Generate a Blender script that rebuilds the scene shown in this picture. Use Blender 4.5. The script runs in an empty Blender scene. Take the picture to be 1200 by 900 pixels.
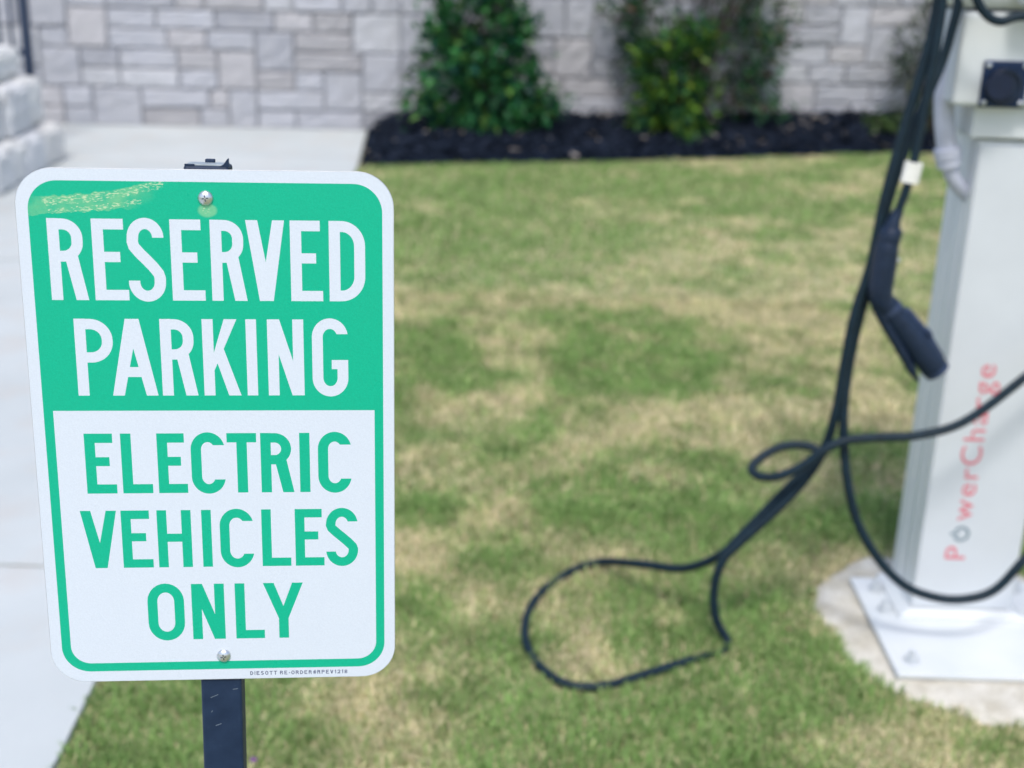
import bpy, bmesh, math, random
import numpy as np
from mathutils import Vector, Matrix
from mathutils.geometry import delaunay_2d_cdt

random.seed(7)
rng = np.random.default_rng(11)
S = bpy.context.scene
C = S.collection

# ------------------------------------------------------------------ camera, sky, sun, exposure
EYE = 1.6
FPX = 1500.0                                   # focal length in pixels of a 1200 px wide frame
up = np.array([122., 4140., 1500.]); up /= np.linalg.norm(up)
fw = np.array([0, 0, -1.]); ay = fw - up * fw.dot(up); ay /= np.linalg.norm(ay)
RW = np.array([np.cross(ay, up), ay, up])      # camera axes -> world
cam_d = bpy.data.cameras.new('camera'); cam = bpy.data.objects.new('camera', cam_d); C.objects.link(cam)
cam.matrix_world = Matrix.Translation((0, 0, EYE)) @ Matrix([list(r) for r in RW]).to_4x4()
cam_d.sensor_width = 36; cam_d.lens = FPX / 1200 * 36
cam_d.clip_start = 0.05; cam_d.clip_end = 2000
cam_d.dof.use_dof = True; cam_d.dof.focus_distance = 1.10; cam_d.dof.aperture_fstop = 4.7
S.camera = cam

SUN_EL, SUN_AZ = 61.0, 183.0                   # azimuth measured clockwise from +Y (the way the camera looks)
w = bpy.data.worlds.new('World'); S.world = w; w.use_nodes = True
nt = w.node_tree; nt.nodes.clear()
sky = nt.nodes.new('ShaderNodeTexSky'); sky.sky_type = 'NISHITA'; sky.sun_disc = False
sky.sun_elevation = math.radians(SUN_EL); sky.sun_rotation = math.radians(SUN_AZ)
sky.air_density = 1.0; sky.dust_density = 2.5; sky.ozone_density = 1.0
bg = nt.nodes.new('ShaderNodeBackground'); bg.inputs[1].default_value = 0.15
wo = nt.nodes.new('ShaderNodeOutputWorld')
nt.links.new(sky.outputs[0], bg.inputs[0]); nt.links.new(bg.outputs[0], wo.inputs[0])
sun_d = bpy.data.lights.new('sun', 'SUN'); sun_d.energy = 1.5; sun_d.angle = math.radians(11); sun_d.color = (1, .975, .935)
sun = bpy.data.objects.new('sun', sun_d); C.objects.link(sun)
az, el = math.radians(SUN_AZ), math.radians(SUN_EL)
sdir = Vector((math.sin(az) * math.cos(el), math.cos(az) * math.cos(el), math.sin(el)))
sun.rotation_euler = sdir.to_track_quat('Z', 'Y').to_euler()
vs = S.view_settings
vs.view_transform = 'Standard'; vs.look = 'None'; vs.gamma = 1; vs.use_curve_mapping = False
vs.exposure = 0.60
S.cycles.max_bounces = 6
S.cycles.use_denoising = True

# ------------------------------------------------------------------ helpers
def ray(px, py):
    return RW @ np.array([(px - 600) / FPX, (450 - py) / FPX, -1.])
def ground(px, py, z=0.0):
    d = ray(px, py); t = (z - EYE) / d[2]; return Vector((d[0] * t, d[1] * t, z))
def at(px, py, y):
    d = ray(px, py); t = y / d[1]; return Vector((d[0] * t, y, EYE + d[2] * t))

def link(name, me, mats, parent=None, loc=None):
    o = bpy.data.objects.new(name, me); C.objects.link(o)
    for m in (mats if isinstance(mats, (list, tuple)) else [mats]): me.materials.append(m)
    if parent: o.parent = parent
    if loc is not None: o.location = loc
    return o
def obj(name, bm, mats, parent=None, smooth=None):
    me = bpy.data.meshes.new(name)
    bmesh.ops.recalc_face_normals(bm, faces=bm.faces[:])
    bm.to_mesh(me); bm.free()
    if smooth is not None:
        me.shade_smooth() if smooth >= 180 else me.set_sharp_from_angle(angle=math.radians(smooth))
        if smooth < 180:
            for p in me.polygons: p.use_smooth = True
    return link(name, me, mats, parent)
def tag(o, label, cat, group=None):
    o['label'] = label; o['category'] = cat
    if group: o['group'] = group
    return o
def kind(o, k): o['kind'] = k; return o
def empty(name, loc=(0, 0, 0), mat=None):
    o = bpy.data.objects.new(name, None); C.objects.link(o)
    o.empty_display_size = .1
    if mat is not None: o.matrix_world = mat
    else: o.location = loc
    return o

def add_box(bm, x0, x1, y0, y1, z0, z1, bevel=0.0, seg=2, mi=0):
    r = bmesh.ops.create_cube(bm, size=1.0)
    vs_ = r['verts']
    for v in vs_:
        v.co = Vector((x0 + (v.co.x + .5) * (x1 - x0), y0 + (v.co.y + .5) * (y1 - y0), z0 + (v.co.z + .5) * (z1 - z0)))
    fs = list({f for v in vs_ for f in v.link_faces})
    for f in fs: f.material_index = mi
    if bevel:
        es = list({e for v in vs_ for e in v.link_edges})
        r = bmesh.ops.bevel(bm, geom=es, offset=bevel, segments=seg, profile=.5, affect='EDGES')
        for f in r['faces']: f.material_index = mi
    return bm
def box(*a, **k): return add_box(bmesh.new(), *a, **k)

def catmull(pts, n=8):
    P = [Vector(p) for p in pts]; P = [P[0] * 2 - P[1]] + P + [P[-1] * 2 - P[-2]]
    out = []
    for i in range(1, len(P) - 2):
        p0, p1, p2, p3 = P[i - 1:i + 3]
        for k in range(n):
            t = k / n
            out.append(.5 * ((2 * p1) + (p2 - p0) * t + (2 * p0 - 5 * p1 + 4 * p2 - p3) * t * t + (3 * p1 - p0 - 3 * p2 + p3) * t ** 3))
    out.append(P[-2]); return out
def add_tube(bm, pts, rad, sides=12, caps=True, flat=1.0, upv=None):
    """tube along pts; rad a number or one per point"""
    n = len(pts); R_ = [rad] * n if not hasattr(rad, '__len__') else rad
    T = [(pts[min(i + 1, n - 1)] - pts[max(i - 1, 0)]).normalized() for i in range(n)]
    u = Vector(upv) if upv else (Vector((0, 0, 1)) if abs(T[0].z) < .9 else Vector((0, 1, 0)))
    rings = []
    for p, t, r in zip(pts, T, R_):
        u = (u - t * u.dot(t)).normalized(); v = t.cross(u)
        rx, ry = r if hasattr(r, '__len__') else (r, r * flat)
        rings.append([bm.verts.new(p + u * math.cos(a) * rx + v * math.sin(a) * ry) for a in [2 * math.pi * k / sides for k in range(sides)]])
    for a, b in zip(rings, rings[1:]):
        for k in range(sides):
            bm.faces.new((a[k], a[(k + 1) % sides], b[(k + 1) % sides], b[k]))
    if caps: bm.faces.new(rings[0][::-1]); bm.faces.new(rings[-1])
    return bm
def add_lathe(bm, prof, M, sides=24, mi=0):
    """prof: (radius, height) about local z of matrix M"""
    rings = []
    for r, h in prof:
        rings.append([bm.verts.new(M @ Vector((r * math.cos(a), r * math.sin(a), h))) for a in [2 * math.pi * k / sides for k in range(sides)]] if r > 1e-7 else [bm.verts.new(M @ Vector((0, 0, h)))])
    for a, b in zip(rings, rings[1:]):
        for k in range(sides):
            j = (k + 1) % sides
            q = [a[k % len(a)], a[j % len(a)], b[j % len(b)], b[k % len(b)]]
            q = [x for i, x in enumerate(q) if x not in q[:i]]
            if len(q) > 2: bm.faces.new(q).material_index = mi
    return bm

class VNoise:                                   # value noise on the ground plane
    def __init__(s, seed): s.g = np.random.default_rng(seed).random((256, 256))
    def __call__(s, x, y):
        xi, yi = np.floor(x).astype(int), np.floor(y).astype(int); fx, fy = x - xi, y - yi
        fx, fy = fx * fx * (3 - 2 * fx), fy * fy * (3 - 2 * fy); g = s.g
        a = g[xi % 256, yi % 256]; b = g[(xi + 1) % 256, yi % 256]; c = g[xi % 256, (yi + 1) % 256]; d = g[(xi + 1) % 256, (yi + 1) % 256]
        return (a * (1 - fx) + b * fx) * (1 - fy) + (c * (1 - fx) + d * fx) * fy

# ------------------------------------------------------------------ materials
class NT:
    def __init__(s, name, base=(.5, .5, .5), rough=.6, metal=0, spec=.5):
        s.m = bpy.data.materials.new(name); s.m.use_nodes = True; s.t = s.m.node_tree
        s.b = s.t.nodes['Principled BSDF']
        s.b.inputs['Base Color'].default_value = (*base, 1); s.b.inputs['Roughness'].default_value = rough
        s.b.inputs['Metallic'].default_value = metal; s.b.inputs['Specular IOR Level'].default_value = spec
    def n(s, ty, **k):
        o = s.t.nodes.new('ShaderNode' + ty)
        for a, v in k.items(): setattr(o, a, v)
        return o
    def l(s, a, b): s.t.links.new(a, b)
    def coord(s): return s.n('TexCoord').outputs['Object']
    def noise(s, scale, detail=4, vec=None, stretch=None, rough=.55):
        v = vec or s.coord()
        if stretch:
            mp = s.n('Mapping'); mp.inputs['Scale'].default_value = stretch; s.l(v, mp.inputs[0]); v = mp.outputs[0]
        o = s.n('TexNoise'); o.inputs['Scale'].default_value = scale; o.inputs['Detail'].default_value = detail; o.inputs['Roughness'].default_value = rough
        s.l(v, o.inputs['Vector']); return o.outputs[0]
    def ramp(s, fac, stops):
        r = s.n('ValToRGB'); e = r.color_ramp.elements
        while len(e) < len(stops): e.new(.5)
        for x, (p, c) in zip(e, stops): x.position = p; x.color = (*c, 1) if hasattr(c, '__len__') else (c, c, c, 1)
        s.l(fac, r.inputs[0]); return r.outputs[0]
    def mix(s, fac, a, b, mode='MIX'):
        m = s.n('Mix', data_type='RGBA', blend_type=mode)
        for i, x in ((0, fac), (6, a), (7, b)):
            if hasattr(x, 'is_output'): s.l(x, m.inputs[i])
            else: m.inputs[i].default_value = x if i == 0 else (*x, 1)
        return m.outputs[2]
    def attr(s, name='Col'):
        a = s.n('Attribute'); a.attribute_name = name; return a.outputs[0]
    def base(s, c): s.l(c, s.b.inputs['Base Color']); return s
    def rough(s, c): s.l(c, s.b.inputs['Roughness']); return s
    def bump(s, h, strength=.3, dist=.01):
        b = s.n('Bump'); b.inputs['Strength'].default_value = strength; b.inputs['Distance'].default_value = dist
        s.l(h, b.inputs['Height']); s.l(b.outputs[0], s.b.inputs['Normal']); return s

def mat_simple(name, c, rough=.5, metal=0, var=.12, scale=30, bump=.0, spec=.5):
    m = NT(name, c, rough, metal, spec); n = m.noise(scale, 5)
    m.base(m.ramp(n, [(.3, tuple(x * (1 - var) for x in c)), (.7, tuple(min(1, x * (1 + var)) for x in c))]))
    if bump: m.bump(n, bump, .004)
    return m.m

BLK = (.012, .026, .062)
M_cable = mat_simple('cable rubber', (.004, .016, .027), .6, 0, .25, 40, .1, spec=.3)
M_plug = mat_simple('connector plastic', (.008, .018, .042), .42, 0, .2, 60, .08, spec=.35)
M_plug2 = mat_simple('connector trim', (.022, .038, .085), .38, 0, .2, 60)
M_white = NT('white powder coat', (.70, .72, .73), .38)
_n = M_white.noise(6, 5); M_white.base(M_white.ramp(_n, [(.3, (.57, .605, .615)), (.7, (.65, .67, .675))]))
M_white.bump(M_white.noise(350, 2), .06, .001); M_white = M_white.m
M_panel = mat_simple('white front panel', (.60, .63, .66), .3, 0, .03, 8)
M_alu = NT('grey aluminium profile', (.56, .58, .61), .45, .15)
_n = M_alu.noise(5, 4, stretch=(30, 30, .6)); M_alu.base(M_alu.ramp(_n, [(.3, (.66, .69, .71)), (.7, (.78, .80, .82))])); M_alu = M_alu.m
M_pipe = mat_simple('grey conduit plastic', (.48, .50, .59), .5, 0, .08, 25)
M_dark = mat_simple('black socket plastic', (.008, .024, .070), .5, 0, .15, 60, spec=.3)
M_darker = mat_simple('socket cap rubber', (.001, .008, .030), .8, 0, .15, 60)
M_zinc = NT('zinc screw', (.62, .64, .66), .28, .9); M_zinc.bump(M_zinc.noise(900, 3), .12, .0004); M_zinc = M_zinc.m
M_recess = mat_simple('screw recess', (.10, .12, .15), .5, .6)
M_nut = mat_simple('anchor nut steel', (.52, .55, .57), .45, .2, .2, 90)
M_label = mat_simple('white cable label', (.74, .73, .68), .5, 0, .08, 90)
M_red = mat_simple('red lettering', (.68, .17, .21), .5, 0, .05, 40)
M_grey = mat_simple('grey lettering', (.17, .24, .28), .5, 0, .05, 40)

def m_sign(name, c, green):
    m = NT(name, c, .3, 0, .3 if green else .5)
    co = m.coord()
    n1 = m.noise(1400, 2, co); n2 = m.noise(14, 4, co)
    v = m.n('TexVoronoi'); v.inputs['Scale'].default_value = 420; m.l(co, v.inputs['Vector'])
    fine = m.ramp(n1, [(.35, tuple(x * (.90 if green else .965) for x in c)), (.65, tuple(min(1, x * 1.05) for x in c))])
    col = m.mix(m.ramp(n2, [(.35, 0), (.75, .22 if green else .10)]), fine, tuple(x * .86 for x in c))
    if green:                                   # top left scratches and smears with their sun glint painted in
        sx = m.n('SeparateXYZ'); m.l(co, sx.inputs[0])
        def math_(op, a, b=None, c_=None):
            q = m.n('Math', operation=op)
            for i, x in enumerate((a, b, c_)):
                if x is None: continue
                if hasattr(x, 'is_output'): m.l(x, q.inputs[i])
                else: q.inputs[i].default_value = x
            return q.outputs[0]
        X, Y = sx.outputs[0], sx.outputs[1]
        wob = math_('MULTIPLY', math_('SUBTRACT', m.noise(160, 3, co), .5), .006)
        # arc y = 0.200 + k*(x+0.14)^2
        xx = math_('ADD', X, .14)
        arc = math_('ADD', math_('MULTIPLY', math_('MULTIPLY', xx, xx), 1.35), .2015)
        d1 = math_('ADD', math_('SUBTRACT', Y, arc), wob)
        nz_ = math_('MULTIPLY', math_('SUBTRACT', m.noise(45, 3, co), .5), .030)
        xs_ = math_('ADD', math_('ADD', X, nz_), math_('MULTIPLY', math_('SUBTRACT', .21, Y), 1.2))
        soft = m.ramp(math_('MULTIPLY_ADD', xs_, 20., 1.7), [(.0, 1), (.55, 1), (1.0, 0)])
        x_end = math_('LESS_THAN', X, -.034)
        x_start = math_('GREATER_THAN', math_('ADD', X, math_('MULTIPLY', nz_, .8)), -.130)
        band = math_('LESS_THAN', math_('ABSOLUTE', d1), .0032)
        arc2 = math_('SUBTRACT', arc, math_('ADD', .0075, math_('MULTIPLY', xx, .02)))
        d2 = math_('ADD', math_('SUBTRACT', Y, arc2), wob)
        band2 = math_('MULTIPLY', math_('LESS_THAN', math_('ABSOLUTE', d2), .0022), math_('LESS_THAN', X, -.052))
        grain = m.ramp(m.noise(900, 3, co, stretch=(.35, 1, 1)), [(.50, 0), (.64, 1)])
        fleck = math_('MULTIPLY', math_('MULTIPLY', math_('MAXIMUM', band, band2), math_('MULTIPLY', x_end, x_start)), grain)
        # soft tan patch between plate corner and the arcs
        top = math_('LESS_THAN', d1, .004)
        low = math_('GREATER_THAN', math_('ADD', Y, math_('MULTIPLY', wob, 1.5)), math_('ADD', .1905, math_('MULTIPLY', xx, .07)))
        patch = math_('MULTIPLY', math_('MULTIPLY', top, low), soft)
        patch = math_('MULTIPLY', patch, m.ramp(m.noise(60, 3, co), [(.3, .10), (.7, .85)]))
        ex = math_('DIVIDE', math_('SUBTRACT', X, .0005), .0085); ey = math_('DIVIDE', math_('SUBTRACT', Y, .1955), .0062)  # sunlight thrown down by the top screw head, painted as a tan spot
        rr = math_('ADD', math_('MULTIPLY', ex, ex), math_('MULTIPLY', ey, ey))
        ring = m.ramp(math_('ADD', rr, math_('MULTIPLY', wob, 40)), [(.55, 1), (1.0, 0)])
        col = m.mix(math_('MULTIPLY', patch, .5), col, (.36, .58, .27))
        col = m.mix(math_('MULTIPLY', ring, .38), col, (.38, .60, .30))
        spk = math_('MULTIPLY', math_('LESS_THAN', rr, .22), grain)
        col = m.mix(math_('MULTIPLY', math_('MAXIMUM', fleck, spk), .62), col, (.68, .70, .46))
    m.base(col); m.bump(v.outputs['Distance'], .10, .0006)
    m.rough(m.ramp(n2, [(.3, .24), (.7, .40)]))
    return m.m
M_swhite = m_sign('white reflective sheeting', (.595, .645, .72), False)
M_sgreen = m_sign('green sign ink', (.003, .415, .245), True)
M_sprint = mat_simple('small print ink', (.05, .06, .14), .5)
M_salu = mat_simple('sign aluminium', (.6, .61, .62), .4, .8)
M_post = NT('dark painted post', (.018, .040, .085), .5, 0, .3)
_n = M_post.noise(55, 5); _n2 = M_post.noise(240, 3, stretch=(1, 1, .25))
M_post.base(M_post.mix(M_post.ramp(_n2, [(.66, 0), (.78, .25)]), M_post.ramp(_n, [(.3, (.006, .018, .048)), (.7, (.012, .028, .066))]), (.06, .08, .12)))
M_post.bump(_n, .12, .002); M_post = M_post.m
M_scratch = mat_simple('bare scratch', (.17, .21, .26), .5)
M_cap = mat_simple('weathered post top', (.36, .40, .42), .5, .3, .2, 120)

# ------------------------------------------------------------------ the setting
PATH_EDGE = [(-2, -.80), (2.125, -.876), (2.41, -.899), (5, -.97), (8.66, -1.086), (10.1, -1.2), (13, -1.3)]
def path_x(y): return np.interp(y, [a for a, b in PATH_EDGE], [b for a, b in PATH_EDGE])
BED = [(-1.086, 8.66), (-.4, 8.88), (.56, 9.10), (1.6, 9.42), (2.84, 9.86), (4.5, 9.95), (9, 10.0)]    # front edge of the planting bed
def bed_y(x): return np.interp(x, [a for a, b in BED], [b for a, b in BED])
def wall_y(x): return 10.22 + .055 * x
PAD = (1.145, 2.745)
def pad_r(a): return .385 + .022 * np.sin(3 * a + 1.0) + .010 * np.sin(7 * a + .4) + .007 * np.sin(13 * a)

# lawn: one big sheet of soil and thatch
bm = bmesh.new()
bmesh.ops.create_grid(bm, x_segments=40, y_segments=40, size=300)
m = NT('lawn thatch', (.2, .18, .1), .95)
_a = m.noise(2.2, 5); _b = m.noise(60, 4)
m.base(m.mix(m.ramp(_b, [(.35, 0), (.7, .6)]), m.ramp(_a, [(.38, (.20, .27, .10)), (.62, (.44, .41, .23))]), (.26, .23, .12)))
m.bump(_b, .6, .02)
kind(obj('lawn', bm, m.m), 'structure')

# concrete path: slabs with grooves between them
M_conc = NT('broom finished concrete', (.6, .6, .6), .85)
_a = M_conc.noise(1.3, 6); _b = M_conc.noise(90, 4, stretch=(1, 6, 1)); _c = M_conc.noise(4.5, 5)
cc = M_conc.ramp(_a, [(.3, (.425, .46, .458)), (.7, (.515, .55, .548))])
cc = M_conc.mix(M_conc.ramp(_c, [(.48, 0), (.70, .5)]), cc, (.48, .455, .42))
cc = M_conc.mix(M_conc.ramp(_b, [(.3, .18), (.7, 0)]), cc, (.42, .42, .42))
M_conc.base(cc); M_conc.bump(_b, .25, .004); M_conc = M_conc.m
bm = bmesh.new()
ys = [-3, 2.900, 5.9, 8.9, 12.5]
g = .008
for y0, y1 in zip(ys, ys[1:]):
    for x0, x1 in ((-9., -5.2), (-5.2, None)):
        n = 8; top = []; 
        L = []; Rr = []
        for k in range(n + 1):
            y = y0 + g + (y1 - y0 - 2 * g) * k / n
            L.append((x0 + g, y)); Rr.append(((x1 - g) if x1 is not None else float(path_x(y)), y))
        vt = [[bm.verts.new((x, y, z)) for x, y in side] for z in (.018, -.08) for side in (L, Rr)]
        for k in range(n):
            bm.faces.new((vt[0][k], vt[1][k], vt[1][k + 1], vt[0][k + 1]))
            bm.faces.new((vt[1][k], vt[3][k], vt[3][k + 1], vt[1][k + 1]))
            bm.faces.new((vt[0][k], vt[0][k + 1], vt[2][k + 1], vt[2][k]))
        bm.faces.new((vt[0][0], vt[2][0], vt[3][0], vt[1][0])); bm.faces.new((vt[0][n], vt[1][n], vt[3][n], vt[2][n]))
kind(obj('path', bm, M_conc), 'structure')

# planting bed: mounded dark mulch
def bed_z(x, y):
    f = (y - bed_y(x)) / np.maximum(wall_y(x) - bed_y(x), .2); f = np.clip(f, 0, 1)
    side = np.clip((x - path_x(y) - .02) / .35, 0, 1)
    return (.03 + .14 * np.sqrt(f)) * np.sqrt(side) + .10 * np.clip((x - 1.0) / 3, 0, 1) * f
bm = bmesh.new(); nx, ny = 130, 22; grid = []
vn = VNoise(3)
for i in range(nx + 1):
    row = []
    for j in range(ny + 1):
        f = j / ny
        x = -1.35 + 9.3 * (i / nx)
        y = float(bed_y(x)) - .03 + f * (float(wall_y(x)) + .1 - float(bed_y(x)))
        x = max(x, float(path_x(y)) + .01)
        z = float(bed_z(x, y)) + .035 * float(vn(np.array(x * 14.), np.array(y * 14.))) - (.03 if j == 0 else 0.0) - .005
        row.append(bm.verts.new((x, y, z)))
    grid.append(row)
for i in range(nx):
    for j in range(ny):
        bm.faces.new((grid[i][j], grid[i + 1][j], grid[i + 1][j + 1], grid[i][j + 1]))
m = NT('dark mulch', (.02, .024, .034), .95, 0, .08); _a = m.noise(45, 5); m.base(m.ramp(_a, [(.3, (.003, .007, .015)), (.72, (.013, .018, .032))])); m.bump(_a, .8, .03)
M_mulch = m.m
kind(obj('planting_bed', bm, M_mulch, smooth=180), 'structure')

# fast mesh from arrays
def mesh_np(name, verts, faces_idx, nper, mats, cols=None, parent=None):
    me = bpy.data.meshes.new(name)
    me.vertices.add(len(verts)); me.vertices.foreach_set('co', np.ascontiguousarray(verts, np.float32).ravel())
    nf = len(nper); tot = int(nper.sum())
    me.loops.add(tot); me.loops.foreach_set('vertex_index', np.ascontiguousarray(faces_idx, np.int32))
    me.polygons.add(nf)
    st = np.zeros(nf, np.int32); st[1:] = np.cumsum(nper)[:-1]
    me.polygons.foreach_set('loop_start', st)
    if cols is not None:
        a = me.color_attributes.new('Col', 'FLOAT_COLOR', 'POINT')
        a.data.foreach_set('color', np.ascontiguousarray(np.c_[cols, np.ones(len(cols))], np.float32).ravel())
    me.update(calc_edges=True); me.validate()
    return link(name, me, mats, parent)

# mulch chips and pale litter lying on the bed
n = 5200
x = rng.uniform(-1.2, 6.0, n); f = rng.random(n); y = bed_y(x) - .03 + f * (wall_y(x) - bed_y(x)); ok = x > path_x(y) + .03; x, y = x[ok], y[ok]; n = len(x)
z = bed_z(x, y) + .02 + rng.random(n) * .02
a = rng.random(n) * 6.283; ln = rng.uniform(.015, .05, n); wd = rng.uniform(.006, .016, n); tl = rng.normal(0, .35, n)
dx = np.c_[np.cos(a), np.sin(a), tl] * ln[:, None]; dy = np.c_[-np.sin(a), np.cos(a), rng.normal(0, .4, n)] * wd[:, None]
P = np.c_[x, y, z]; up3 = np.array([0, 0, 1.]) * (wd * .5)[:, None]
V = np.stack([P - dx - dy, P + dx - dy * .6, P + dx * .8 + dy, P - dx * .9 + dy, P + up3 * 1.2], 1).reshape(-1, 3)
b = np.arange(n)[:, None] * 5
F = (b + np.array([[0, 1, 4, 1, 2, 4, 2, 3, 4, 3, 0, 4]])).ravel()
tone = rng.random(n); pale = rng.random(n) < .035
col = np.where(pale[:, None], np.array([[.30, .27, .24]]), np.array([[.003, .007, .014]]) + tone[:, None] * np.array([[.018, .021, .032]]))
m = NT('mulch chip', (.03, .03, .04), .95, 0, .08); m.base(m.attr()); 
kind(mesh_np('mulch_chips', V, F, np.full(n * 4, 3), m.m, np.repeat(col, 5, 0)), 'stuff')

# ------------------------------------------------------------------ grass blades
TAN = [(ground(px, py), r, k) for px, py, r, k in [
    (910, 378, .42, .9), (885, 450, .30, .6), (880, 412, .3, .5), (420, 830, .20, 1.0), (470, 850, .16, .9), (560, 830, .10, .6), (330, 850, .12, .8), (1050, 880, .12, .8), (1000, 870, .1, .5),
    (700, 330, .7, .45), (640, 385, .5, .55), (560, 420, .35, .4), (830, 300, .6, .4), (620, 450, .3, .5), (750, 490, .22, .7), (720, 520, .2, .5), (560, 520, .18, .4), (600, 600, .15, .35),
    (690, 790, .12, .7), (650, 770, .08, .5), (1010, 690, .16, .8), (960, 470, .2, .5), (1000, 330, .5, .5), (860, 340, .4, .4), (640, 545, .2, .5), (930, 560, .12, .5), (500, 560, .15, .45), (470, 640, .15, .3), (560, 700, .1, .4)]]
GRN = [(ground(px, py), r, k) for px, py, r, k in [
    (740, 720, .22, .8), (640, 850, .2, .8), (780, 860, .25, .7), (130, 860, .22, .9), (860, 830, .2, .5), (800, 620, .25, .5), (700, 600, .2, .4), (760, 385, .35, .5), (520, 300, .7, .4), (540, 250, 1.2, .5),
    (940, 420, .25, .6), (900, 560, .2, .5), (1000, 600, .3, .5), (600, 210, 1.5, .4), (480, 480, .3, .4), (900, 730, .25, .6), (950, 800, .2, .5), (800, 540, .2, .4), (480, 420, .4, .5)]]
N1, N2, N3, N4 = VNoise(21), VNoise(22), VNoise(23), VNoise(24)
def dryness(x, y):
    d = .36 + .50 * (N1(x * 1.9 + 40, y * 1.7 + 40) - .5) + 1.0 * (N2(x * 3.8 + 60, y * 3.6 + 60) - .5) + .75 * (N3(x * 10 + 90, y * 8 + 90) - .5)
    for p, r, k in TAN: d = d + .55 * k * np.exp(-((x - p.x) ** 2 + ((y - p.y) * .8) ** 2) / (r * r) / .7)
    for p, r, k in GRN: d = d - .5 * k * np.exp(-((x - p.x) ** 2 + ((y - p.y) * .8) ** 2) / (r * r) / .7)
    return d
def grass_patch(n, x0, x1, y0, y1, hl, wl):
    x = rng.uniform(x0, x1, n); y = rng.uniform(y0, y1, n)
    jit = (N4(x * 30 + 10, y * 30 + 10) - .5) * .05
    ok = (x > path_x(y) + .008 + jit * .6) & (y < bed_y(x) + .02 + jit)
    a = np.arctan2(y - PAD[1], x - PAD[0]); rr = np.hypot(x - PAD[0], y - PAD[1])
    ok &= rr > pad_r(a) - .01 + jit * .8
    x, y = x[ok], y[ok]; n = len(x)
    d = dryness(x, y)
    dry = rng.random(n) < np.clip((d - .5) * 1.15 + .42, .08, .84)
    h = rng.uniform(*hl, n) * np.where(dry, .72, 1.0) * (.75 + .5 * N2(x * 9, y * 9)); wd = rng.uniform(*wl, n)
    a = rng.random(n) * 6.283; lean = rng.uniform(.15, 1.2, n) * np.where(dry, 1.35, 1)
    dirv = np.c_[np.cos(a), np.sin(a)]; s = np.c_[-np.sin(a), np.cos(a), np.zeros(n)] * wd[:, None] * .5
    P = np.c_[x, y, np.full(n, .0)]
    mid = P + np.c_[dirv * (h * lean * .35)[:, None], h * .62]
    tip = P + np.c_[dirv * (h * lean * .95)[:, None], h * np.clip(1.08 - lean * .42, .3, 1)]
    V = np.stack([P - s, P + s, mid - s * .8, mid + s * .8, tip], 1).reshape(-1, 3)
    t = rng.random(n)[:, None]; tone = ((.84 + .32 * rng.random(n)) * (.80 + .40 * N4(x * 17 + 33, y * 13 + 71)))[:, None]
    gcol = (np.array([[.150, .275, .070]]) * (1 - t) + np.array([[.265, .395, .130]]) * t) * tone
    yl = np.clip((d - .12) * 1.3, 0, 1)[:, None]
    gcol = gcol * (1 - .55 * yl) + np.array([[.44, .45, .20]]) * tone * (.55 * yl)
    dcol = (np.array([[.74, .63, .42]]) * (1 - t) + np.array([[.62, .57, .32]]) * t) * tone
    col = np.where(dry[:, None], dcol, gcol)
    return V, np.repeat(col, 5, 0), n
parts = [grass_patch(120000, -1.0, 2.3, 1.6, 3.4, (.016, .036), (.0026, .0046)),
         grass_patch(120000, -1.1, 3.2, 3.3, 5.6, (.018, .036), (.0036, .006)),
         grass_patch(100000, -1.2, 4.6, 5.5, 10.1, (.018, .036), (.005, .0085)),
         grass_patch(14000, 2.3, 6.0, 1.2, 5.6, (.018, .036), (.006, .009)),
         grass_patch(6000, -1.0, 2.3, .2, 1.7, (.016, .036), (.004, .007))]
V = np.concatenate([p[0] for p in parts]); col = np.concatenate([p[1] for p in parts]); n = len(V) // 5
b = np.arange(n)[:, None] * 5
F = (b + np.array([[0, 1, 3, 2, 2, 3, 4]])).ravel()
m = NT('grass blade', (.1, .2, .05), .6, 0, .25); m.base(m.attr())
tr = m.n('BsdfTranslucent'); m.l(m.attr(), tr.inputs[0]); ms = m.n('MixShader'); ms.inputs[0].default_value = .3
m.l(m.b.outputs[0], ms.inputs[1]); m.l(tr.outputs[0], ms.inputs[2]); m.l(ms.outputs[0], m.t.nodes['Material Output'].inputs[0])
kind(mesh_np('grass', V, F, np.tile([4, 3], n), m.m, col), 'stuff')

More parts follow.
